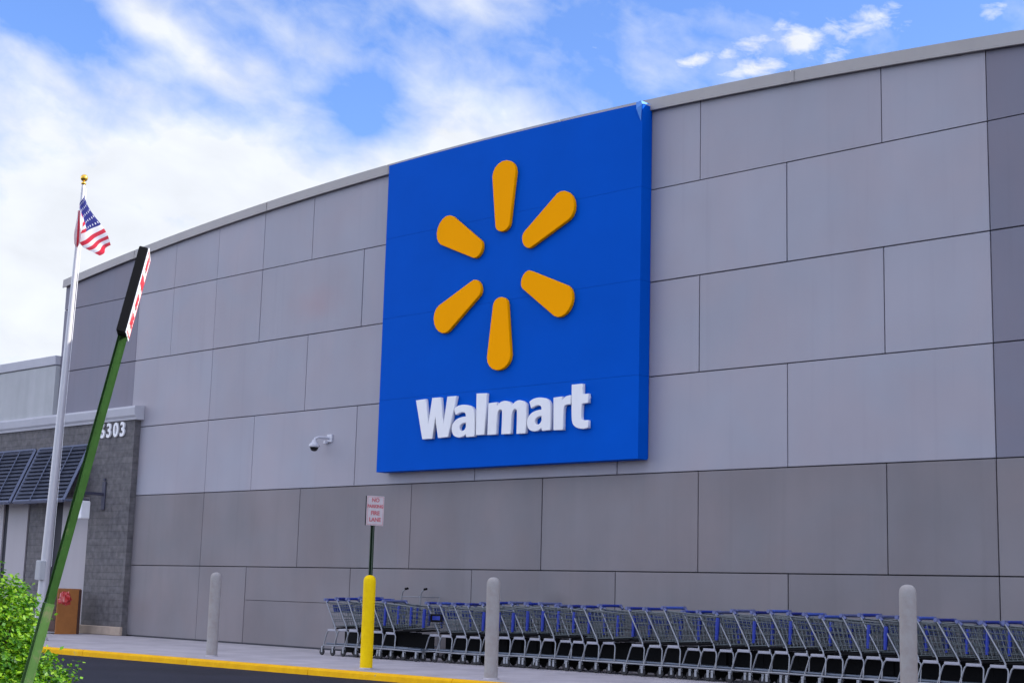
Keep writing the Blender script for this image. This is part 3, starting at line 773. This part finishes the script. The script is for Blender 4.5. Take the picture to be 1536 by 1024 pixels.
# the rest of the cloth bunched in folds beside the pole
o1 = len(vs); vs2 = []; uv2 = []; nb = 20
for i in range(13):
    t = i/12; cpt = F0.lerp(F1, t)+Vector((.06, 0, 0))
    for k in range(nb+1):
        a = 2*math.pi*k/nb; rr_ = (.02+.065*math.sin(math.pi*t)**.7*t)*(1+.3*math.sin(4*a+t*4))
        vs2.append(cpt+Vector((rr_*math.cos(a), -.08+rr_*.9*math.sin(a), 0))); uv2.append((.6+.3*t, .50+.49*(k/nb)))
q.add(vs2, [(i*(nb+1)+k, i*(nb+1)+k+1, (i+1)*(nb+1)+k+1, (i+1)*(nb+1)+k) for i in range(12) for k in range(nb)], True)
FO = H0.copy()
fl = q.build('flag', flag_mat(), None, FO)
tag(fl, 'drooping flag with red and white stripes and starred blue canton near the flagpole top', 'flag')
uvl = fl.data.uv_layers.new(name='UVMap'); alluv = uvs+uv2
for lpi in fl.data.loops: uvl.data[lpi.index].uv = alluv[lpi.vertex_index]

# red bag location set now
bag.build('red_bag', M['red_cloth'], None)
bg = bpy.data.objects['red_bag']; bg.location = on_y(98, 899, -1.42)-Vector((0, 0, .17))
tag(bg, 'crumpled red plastic bag against the brown wooden cabinet', 'bag')

# ------------------------------------------------------------------ shopping carts
WB = .27                      # half width at the handle
def make_cart():
    t = thing('shopping_cart', (0, 0, 0), 'x', 'shopping cart', 'nested shopping carts along the wall')
    # blue handle bar
    q = MB(); q.tube([(-.03, -WB-.02, 1.03), (-.03, WB+.02, 1.03)], .023, 10); q.bbox(-.058, -.004, -.17, .17, 1.012, 1.052, .012); q.build('handle', M['cart_blue'], t)
    q = MB()
    for sgy in (-1, 1):
        y = sgy*WB
        q.tube([(-.03, y, 1.025), (.0, y, .99), (.255, y, .56), (.278, y, .515), (.280, y, .475)], .0125, 8)       # raked upright
        q.tube([(.09, y, .462), (.055, y, .425), (-.015, y, .235), (-.03, y, .19), (-.055, y, .13)], .0125, 8)      # rear leg
        q.tube([(.278, y, .458), (.305, y, .445), (.318, y, .41), (.305, y, .20)], .011, 8)                        # hoop down to the rail
        yf = sgy*.20
        q.tube([(-.03, y, .185), (.30, y*.97, .185), (.86, yf, .175), (.90, yf*.9, .175)], .0125, 8)               # bottom rail
    q.tube([(.90, -.18, .175), (.90, .18, .175)], .0125, 8)
    q.tube([(-.03, -WB, .19), (-.03, WB, .19)], .010, 6)
    q.build('frame', M['steel'], t)
    for sgy in (-1, 1):
        q = MB(); y = sgy*WB; q.bbox(.075, .295, y-.017, y+.017, .445, .487, .008); q.build('side_bracket', M['grey_plastic'], t)
    # wire basket
    q = MB(); r = .0042
    def L3(a, b, k): return [a[i]+(b[i]-a[i])*k for i in range(3)]
    Tr = {s: (.04, s*.262, .985) for s in (-1, 1)}; Tf = {s: (.985, s*.232, .93) for s in (-1, 1)}
    Br = {s: (.20, s*.245, .535) for s in (-1, 1)}; Bf = {s: (.955, s*.222, .585) for s in (-1, 1)}
    for s in (-1, 1):
        for k in (0, .2, .4, .6, .8, 1):
            a, b = L3(Tr[s], Br[s], k), L3(Tf[s], Bf[s], k)
            q.tube([a, b], .0085 if k in (0, 1) else .0058, 4, False)
        for k in range(14):
            q.tube([L3(Tr[s], Tf[s], k/13), L3(Br[s], Bf[s], k/13)], r, 4, False)
    for k in range(9):
        y = -1+2*k/8
        q.tube([(.985, y*.232, .93), (.955, y*.222, .585)], r, 4, False)
        q.tube([(.955, y*.222, .585), (.20, y*.245, .535)], r, 4, False)
    for k in (0, .33, .66, 1):
        a, b = L3(Tf[-1], Bf[-1], k), L3(Tf[1], Bf[1], k); q.tube([a, b], .006, 4, False)
    for k in range(8):
        a, b = L3(Br[-1], Bf[-1], k/7), L3(Br[1], Bf[1], k/7); q.tube([a, b], r, 4, False)
    q.build('basket', M['wire'], t)
    # rear gate with blue child-seat flap
    q = MB()
    for k in range(9):
        y = -.22+.44*k/8; q.tube([(.05, y, .94), (.19, y, .55)], r, 4, False)
    for z, xx in ((.94, .05), (.80, .10), (.66, .15)): q.tube([(xx, -.23, z), (xx, .23, z)], .005, 4, False)
    q.build('rear_gate', M['wire'], t)
    q = MB(); q.add([(.02, -.13, .93), (.02, .13, .93), (.055, .12, .79), (.055, -.12, .79), (.03, -.13, .932), (.03, .13, .932), (.065, .12, .792), (.065, -.12, .792)],
                   [(0, 3, 2, 1), (4, 5, 6, 7), (0, 1, 5, 4), (2, 3, 7, 6), (1, 2, 6, 5), (0, 4, 7, 3)]); q.build('seat_flap', M['cart_blue'], t)
    for s in (-1, 1):
        q = MB(); a, b = Tf[s], Bf[s]
        q.tube([L3(a, b, .04), L3(a, b, .3), L3(a, b, .97)], .022, 6, True, [.030, .033, .026]); q.build('corner_bumper', M['cart_blue'], t)
    # bottom tray and the dark basket floor rail
    q = MB()
    vs = [(.02, -.24, .205), (.02, .24, .205), (.88, .18, .195), (.88, -.18, .195)]
    q.add(vs+[(x, y, z+.012) for x, y, z in vs], [(0, 1, 2, 3), (7, 6, 5, 4), (0, 4, 5, 1), (1, 5, 6, 2), (2, 6, 7, 3), (3, 7, 4, 0)])
    for s in (-1, 1): q.tube([(.02, s*.245, .215), (.88, s*.185, .205)], .016, 5)
    q.build('bottom_tray', M['tray'], t)
    for s in (-1, 1):
        q = MB(); q.tube([(.30, s*.25, .505), (.90, s*.225, .545)], .018, 5); q.build('bumper_rail', M['shade_and_plastic'], t)
    # added near-black panels that paint in the deep shade under the nested carts
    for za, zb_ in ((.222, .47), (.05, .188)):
        q = MB(); q.bbox(.06, .86, .155, .165, za, zb_, .004); q.build('shade_panel', M['shade_and_plastic'], t)
    for s in (-1, 1):
        q = MB(); q.tube([(-.03, s*(WB+.025), 1.03), (-.03, s*(WB-.055), 1.03)], .027, 8); q.tube([(-.03, s*(WB-.01), 1.03), (.035, s*(WB-.01), .985)], .022, 6); q.build('handle_bracket', M['cart_grip'], t)
    for cx, cy, sw in ((-.055, -WB, 0), (-.055, WB, 0), (.80, -.205, 1), (.80, .205, 1)):
        f = MB()
        for s in (-1, 1): f.bbox(cx-.022, cx+.018, cy+s*.021-.0035, cy+s*.021+.0035, .055, .135, .002)
        f.bbox(cx-.024, cx+.022, cy-.025, cy+.025, .1355, .165, .004); fo = f.build('caster_fork', M['fork'], t)
        w_ = MB(); k = 16
        ring = lambda yy, rr2: [(cx-.012+rr2*math.cos(2*math.pi*i/k), cy+yy, .062+rr2*math.sin(2*math.pi*i/k)) for i in range(k)]
        rs_ = [ring(-.015, .03), ring(-.016, .055), ring(-.010, .062), ring(.010, .062), ring(.016, .055), ring(.015, .03)]
        for a, b in zip(rs_, rs_[1:]): w_.add(a+b, [(i, (i+1) % k, k+(i+1) % k, k+i) for i in range(k)])
        w_.add(rs_[0], [tuple(range(k))[::-1]]); w_.add(rs_[-1], [tuple(range(k))])
        fix_normals(w_.build('wheel', M['rubber'], fo))
    return t
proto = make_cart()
rg = random.Random(11)
spots = []
for i in range(6): spots.append((-12.40+.318*i, -1.56+.012*i, 'A', i))
xb = -9.93
for i in range(13): spots.append((xb+.308*i+rg.uniform(-.02, .02), -1.34+min(1, i/9)*.30, 'B', i))
xc = spots[-1][0]+.60
spots.append((xc, -1.04, 'C', 0)); spots.append((xc+.36, -1.03, 'C', 1))
i = 2
xx = xc+.72
while xx < 2.2:
    spots.append((xx, -1.03, 'C', i)); xx += .308+rg.uniform(-.03, .03); i += 1
ordn = ['first', 'second', 'third', 'fourth', 'fifth', 'sixth', 'seventh', 'eighth', 'ninth', 'tenth', 'eleventh', 'twelfth', 'thirteenth', 'fourteenth', 'fifteenth',
        'sixteenth', 'seventeenth', 'eighteenth', 'nineteenth', 'twentieth', 'twenty-first', 'twenty-second', 'twenty-third', 'twenty-fourth', 'twenty-fifth', 'twenty-sixth', 'twenty-seventh', 'twenty-eighth']
grp = {'A': 'short bunch behind the yellow bollard', 'B': 'middle run behind the grey bollard', 'C': 'long right-hand run'}
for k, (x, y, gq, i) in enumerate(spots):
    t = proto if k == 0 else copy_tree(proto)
    t.location = (x, y+WB+rg.uniform(-.03, .03), SW+.001)
    t.scale = (1, 1, rg.choice((1, 1, 1, .985, 1.015, 1.025, .975)))
    t.rotation_euler = (0, R(rg.uniform(-.7, .5)), R(rg.uniform(-1.2, 1.2)+(1.5 if gq == 'A' else 3.2 if gq == 'B' and i < 9 else 0)))
    tone = rg.choice(('cart_blue', 'cart_blue', 'cart_blue_worn', 'cart_blue_dark', 'cart_grip'))
    for ch in t.children:
        if ch.name.split('.')[0] == 'handle' and k:
            ch.material_slots[0].link = 'OBJECT'; ch.material_slots[0].material = M[tone]
        if ch.name.split('.')[0] == 'seat_flap' and k:      # flaps sit folded at different angles
            ch.location = (rg.uniform(-.01, .02), 0, rg.uniform(-.03, .02))
    if gq == 'B' and i == 0:
        pq = MB(); pq.bbox(.10, .38, -.300, -.285, .70, .84, .004); ap = pq.build('advert_plate', M['black'], t)
        pq = MB(); pq.bbox(.15, .33, -.3045, -.3005, .735, .805, .0015); pq.build('advert_face', M['cart_blue'], ap)
    if gq == 'A' and i == 0: lab = 'shopping cart with an open blue seat flap at the left end of the row'
    elif gq == 'B' and i == 0: lab = 'shopping cart with a dark blue-faced plate on its side, first after the gap'
    else: lab = 'grey wire shopping cart, %s from the left in the %s' % (ordn[i], grp[gq])
    t['label'] = lab
# two black and blue advert plates on cart sides in the gap
# a taller cart parked behind the row
tc = thing('tall_cart', (-11.35, -.38, SW), 'tall wire cart with black grips poking up behind the short bunch', 'cart')
q = MB()
for s in (-.24, .24):
    q.tube([(0, s, .10), (0, s, 1.10), (.03, s, 1.20), (.10, s, 1.24)], .012, 6); q.tube([(.5, s, .10), (.5, s, 1.12)], .010, 6)
    for z in (.2, .6, 1.10): q.tube([(0, s, z), (.5, s, z)], .008, 5)
for xx in (0, .5):
    for z in (.2, .6, 1.10): q.tube([(xx, -.24, z), (xx, .24, z)], .008, 5)
q.build('frame', M['steel'], tc)
q = MB(); q.bbox(.01, .49, -.23, .23, .205, .225, .004); q.build('deck', M['tray'], tc)
for s in (-.24, .24):
    q = MB(); q.tube([(.09, s, 1.24), (.16, s, 1.25)], .022, 8); q.build('grip', M['shade_and_plastic'], tc)
for xx in (0.02, .48):
    for s in (-.24, .24):
        q = MB(); q.tube([(xx, s-.015, .061), (xx, s+.015, .061)], .06, 14); q.build('wheel', M['rubber'], tc)

# ------------------------------------------------------------------ shrub
sb = thing('shrub', (-.17, -14.73, -.10), 'bright green leafy shrub behind the leaning post', 'shrub')
rs = random.Random(5); sb.scale = (.94, .94, .95)
lf = MB()
lobes = [((-.05, 0, .45), (.62, .55, .55)), ((.30, .22, .42), (.34, .32, .42)), ((-.42, -.1, .62), (.5, .45, .6)), ((.12, -.05, .85), (.34, .34, .38)), ((-.6, .1, .9), (.4, .4, .42)), ((.18, -.05, .24), (.34, .34, .30)), ((-.1,.2,1.0),(.25,.25,.28))]
def leaf(p, n, s):
    d = Vector((rs.gauss(0, 1), rs.gauss(0, 1), rs.gauss(0, .7)))
    u = (d-n*d.dot(n)).normalized(); w = n.cross(u)
    a = p; tip = p+u*s; mid = p+u*s*.5-n*s*.06
    lf.add([a, mid+w*s*.30+n*s*.08, tip, mid-w*s*.30+n*s*.08], [(0, 1, 2), (0, 2, 3)])
cnt = 0
for (c, r) in lobes:
    c = Vector(c)
    vol = r[0]*r[1]*r[2]
    for _ in range(int(700+8600*vol)):
        d = Vector((rs.gauss(0, 1), rs.gauss(0, 1), rs.gauss(0, 1))).normalized()
        k = rs.uniform(.68, 1.02)*(1+.17*math.sin(d.x*8+c.x*5)*math.sin(d.y*7+d.z*8))
        p = c+Vector((d.x*r[0], d.y*r[1], d.z*r[2]))*k
        if p.z < .02: continue
        # a sprig: several leaves along a short shoot
        sh = (d+Vector((rs.uniform(-.5, .5), rs.uniform(-.5, .5), rs.uniform(.0, .9)))).normalized()
        for j in range(rs.choice((4, 5, 6))):
            q = p+sh*(.018*j)+Vector((rs.uniform(-.02, .02), rs.uniform(-.02, .02), rs.uniform(-.015, .015)))
            nn_ = (sh*.5+Vector((rs.uniform(-1, 1), rs.uniform(-1, 1), rs.uniform(0, 1.3)))).normalized()
            leaf(q, nn_, rs.uniform(.024, .050))
# a few long shoots that break the outline
for _ in range(60):
    c, r = rs.choice(lobes); d = Vector((rs.gauss(0, 1), rs.gauss(0, 1), abs(rs.gauss(.2, .8)))).normalized()
    p = Vector(c)+Vector((d.x*r[0], d.y*r[1], d.z*r[2]))
    sh = (d+Vector((0, 0, .35))).normalized()
    for j in range(11):
        leaf(p+sh*(.016*j)+Vector((rs.uniform(-.012, .012), rs.uniform(-.012, .012), 0)), (sh+Vector((rs.uniform(-1, 1), rs.uniform(-1, 1), rs.uniform(0, 1)))).normalized(), rs.uniform(.026, .046))
lf.build('foliage', M['leaf'], sb)
tw = MB()
for _ in range(34):
    c, r = rs.choice(lobes); e = Vector(c)+Vector((rs.uniform(-.7, .7)*r[0], rs.uniform(-.7, .7)*r[1], rs.uniform(-.2, .7)*r[2]))
    s0 = Vector((rs.uniform(-.3, .2), rs.uniform(-.15, .15), 0)); m0 = s0.lerp(e, .5)+Vector((rs.uniform(-.06, .06), rs.uniform(-.06, .06), .08))
    tw.tube([s0, m0, e], .01, 5, True, [.014, .009, .004])
tw.build('stems', M['twig'], sb)

# ------------------------------------------------------------------ light and sky
SUN = Vector((.72, .56, .58)).normalized()
el = math.asin(SUN.z); az = math.atan2(SUN.x, SUN.y)
sl = bpy.data.lights.new('sun', 'SUN'); sl.energy = 2.8; sl.angle = R(.5); sl.color = (1, .95, .87)
so = bpy.data.objects.new('sun', sl); COL.objects.link(so); so.rotation_mode = 'QUATERNION'
so.rotation_quaternion = SUN.to_track_quat('Z', 'Y'); so.location = (0, 30, 40)

wd = bpy.data.worlds.new('World'); S.world = wd; wd.use_nodes = True
nt = wd.node_tree; L = nt.links.new
bgn = nt.nodes['Background']; bgn.inputs['Strength'].default_value = .1
sky = node(nt, 'ShaderNodeTexSky', sky_type='NISHITA'); sky.sun_disc = False; sky.sun_elevation = el; sky.sun_rotation = az
sky.air_density = 1.0; sky.dust_density = .6; sky.ozone_density = 2.5
def mth(op, a, b2=None, c=None, clamp=False):
    n_ = node(nt, 'ShaderNodeMath', operation=op); n_.use_clamp = clamp
    for i, v in enumerate((a, b2, c)):
        if v is None: continue
        if isinstance(v, (int, float)): n_.inputs[i].default_value = v
        else: L(v, n_.inputs[i])
    return n_.outputs[0]
tc_ = node(nt, 'ShaderNodeTexCoord'); sp = node(nt, 'ShaderNodeSeparateXYZ'); L(tc_.outputs['Generated'], sp.inputs[0])
AZ = mth('MULTIPLY', mth('ARCTAN2', mth('MULTIPLY', sp.outputs['X'], -1.), sp.outputs['Y']), 180/math.pi)   # degrees left of +y
EL = mth('MULTIPLY', mth('ARCSINE', sp.outputs['Z']), 180/math.pi)
def bank(a, e, ra, re, rot, w, soft=1.):
    """a soft cloud bank in the sky centred at azimuth a, elevation e (degrees)"""
    c0, s0 = math.cos(R(rot)), math.sin(R(rot))
    da, de = mth('SUBTRACT', AZ, a), mth('SUBTRACT', EL, e)
    p = mth('DIVIDE', mth('ADD', mth('MULTIPLY', da, c0), mth('MULTIPLY', de, s0)), ra)
    q_ = mth('DIVIDE', mth('SUBTRACT', mth('MULTIPLY', de, c0), mth('MULTIPLY', da, s0)), re)
    d2 = mth('ADD', mth('MULTIPLY', p, p), mth('MULTIPLY', q_, q_))
    return mth('MULTIPLY', mth('EXPONENT', mth('MULTIPLY', d2, -soft)), w)
def noise(sx, sy, rot, scale, det, rough, dist=0.):
    cb = node(nt, 'ShaderNodeCombineXYZ')
    c0, s0 = math.cos(R(rot)), math.sin(R(rot))
    L(mth('MULTIPLY', mth('ADD', mth('MULTIPLY', AZ, c0), mth('MULTIPLY', EL, s0)), sx), cb.inputs[0])
    L(mth('MULTIPLY', mth('SUBTRACT', mth('MULTIPLY', EL, c0), mth('MULTIPLY', AZ, s0)), sy), cb.inputs[1])
    n_ = node(nt, 'ShaderNodeTexNoise'); n_.inputs['Scale'].default_value = scale; n_.inputs['Detail'].default_value = det
    n_.inputs['Roughness'].default_value = rough; n_.inputs['Distortion'].default_value = dist
    L(cb.outputs[0], n_.inputs['Vector']); return n_.outputs['Fac']
banks = [
    (64, 11.0, 13, 5.2, 0, 1.15), (54, 15.2, 9, 2.6, 22, .75), (45.5, 16.4, 4.2, 2.4, 0, .85),
    (56.0, 19.6, 4.6, .75, 25, .55), (45, 22.6, 3.6, 1.2, 0, .6), (61.5, 18.3, 1.8, .35, 30, .35), (52.5, 20.6, 2.2, .6, 20, .25), (58, 20.8, 3.2, 1.0, 25, .12), (43, 20.2, 3., 1.6, 0, .02),
    (49.3, 18.0, 1.6, 1.5, 60, -.45), (61.5, 19.9, 3.0, 1.1, 10, -.35), (54.3, 18.9, 1.6, .4, 35, -.25), (41.0, 17.6, 2.6, 1.3, 0, .22),
]
bias = None
for bb in banks:
    v = bank(*bb); bias = v if bias is None else mth('ADD', bias, v)
big = noise(.17, .27, 16, 1., 6, .52, .35); fine = noise(.62, .90, 18, 1., 7, .56, .3)
dens = mth('ADD', mth('ADD', bias, mth('MULTIPLY', mth('SUBTRACT', big, .5), 1.5)), mth('MULTIPLY', mth('SUBTRACT', fine, .5), .62))
cov = mth('MULTIPLY', mth('SUBTRACT', dens, .03), 1.25, clamp=True)
# small cumulus puffs
pb = None
for bb in [(36.4, 20.2, 1.0, .36, -14, .95), (34.1, 19.85, 1.5, .48, -10, 1.), (32.3, 20.85, 1.2, .62, -8, 1.05), (33.9, 20.9, 1.1, .45, -12, .8), (29.8, 21.3, 1.7, .75, -10, .72), (31, 20.3, 1.0, .5, 0, .6), (24.9, 21.3, .7, .5, 0, .62), (40.3, 21.0, .6, .5, 0, .38), (33.0, 20.5, 3.4, 1.2, -8, .42), (38.6, 19.5, .6, .3, 0, .4), (33.2, 21.3, .7, .35, 0, .75), (35.2, 20.4, .6, .3, 0, .8), (31.2, 21.2, .8, .4, 0, .7)]:
    v = bank(*bb); pb = v if pb is None else mth('MAXIMUM', pb, v)
pn = noise(.9, 1.7, 8, 1., 8, .6, .3)
puff = mth('MULTIPLY', mth('SUBTRACT', mth('ADD', pb, mth('MULTIPLY', mth('SUBTRACT', pn, .5), 1.7)), .40), 1.7, clamp=True)
# elsewhere in the sky: unseen broken cloud, brightened to light the shaded wall
rest = mth('MULTIPLY', mth('SUBTRACT', noise(.022, .05, 15, 1., 7, .6, .5), .42), 4., clamp=True)
far = mth('MULTIPLY', mth('SUBTRACT', mth('ABSOLUTE', mth('SUBTRACT', AZ, 44.)), 26.), .06, clamp=True)
high = mth('MULTIPLY', mth('SUBTRACT', EL, 25.), .06, clamp=True)
rest = mth('MULTIPLY', rest, mth('MAXIMUM', far, high))
covm = mth('MAXIMUM', mth('MAXIMUM', cov, puff), rest)
mixc = node(nt, 'ShaderNodeMix', data_type='RGBA')
L(covm, mixc.inputs['Factor'])
skyc = node(nt, 'ShaderNodeMix', data_type='RGBA', blend_type='MULTIPLY'); skyc.inputs['Factor'].default_value = 1.
L(sky.outputs[0], skyc.inputs['A']); skyc.inputs['B'].default_value = (.50, .60, .85, 1)
L(skyc.outputs['Result'], mixc.inputs['A'])
cl = node(nt, 'ShaderNodeMix', data_type='RGBA'); L(mth('MAXIMUM', far, high), cl.inputs['Factor'])
tone = mth('ADD', mth('MULTIPLY', mth('SUBTRACT', noise(.35, .6, 10, 1., 5, .5, .3), .5), .30), 1.)
cls = node(nt, 'ShaderNodeVectorMath', operation='SCALE'); L(cl.outputs['Result'], cls.inputs[0]); L(tone, cls.inputs['Scale']); cl.inputs['A'].default_value = (2.85, 2.98, 3.22, 1); cl.inputs['B'].default_value = (9.6, 9.3, 9.6, 1); L(cls.outputs['Vector'], mixc.inputs['B'])  # unseen clouds set far brighter than the visible ones to light the wall
L(mixc.outputs['Result'], bgn.inputs['Color'])

S.view_settings.view_transform = 'Standard'; S.view_settings.look = 'None'
S.view_settings.exposure = 1.66; S.view_settings.gamma = 1
S.render.engine = 'CYCLES'
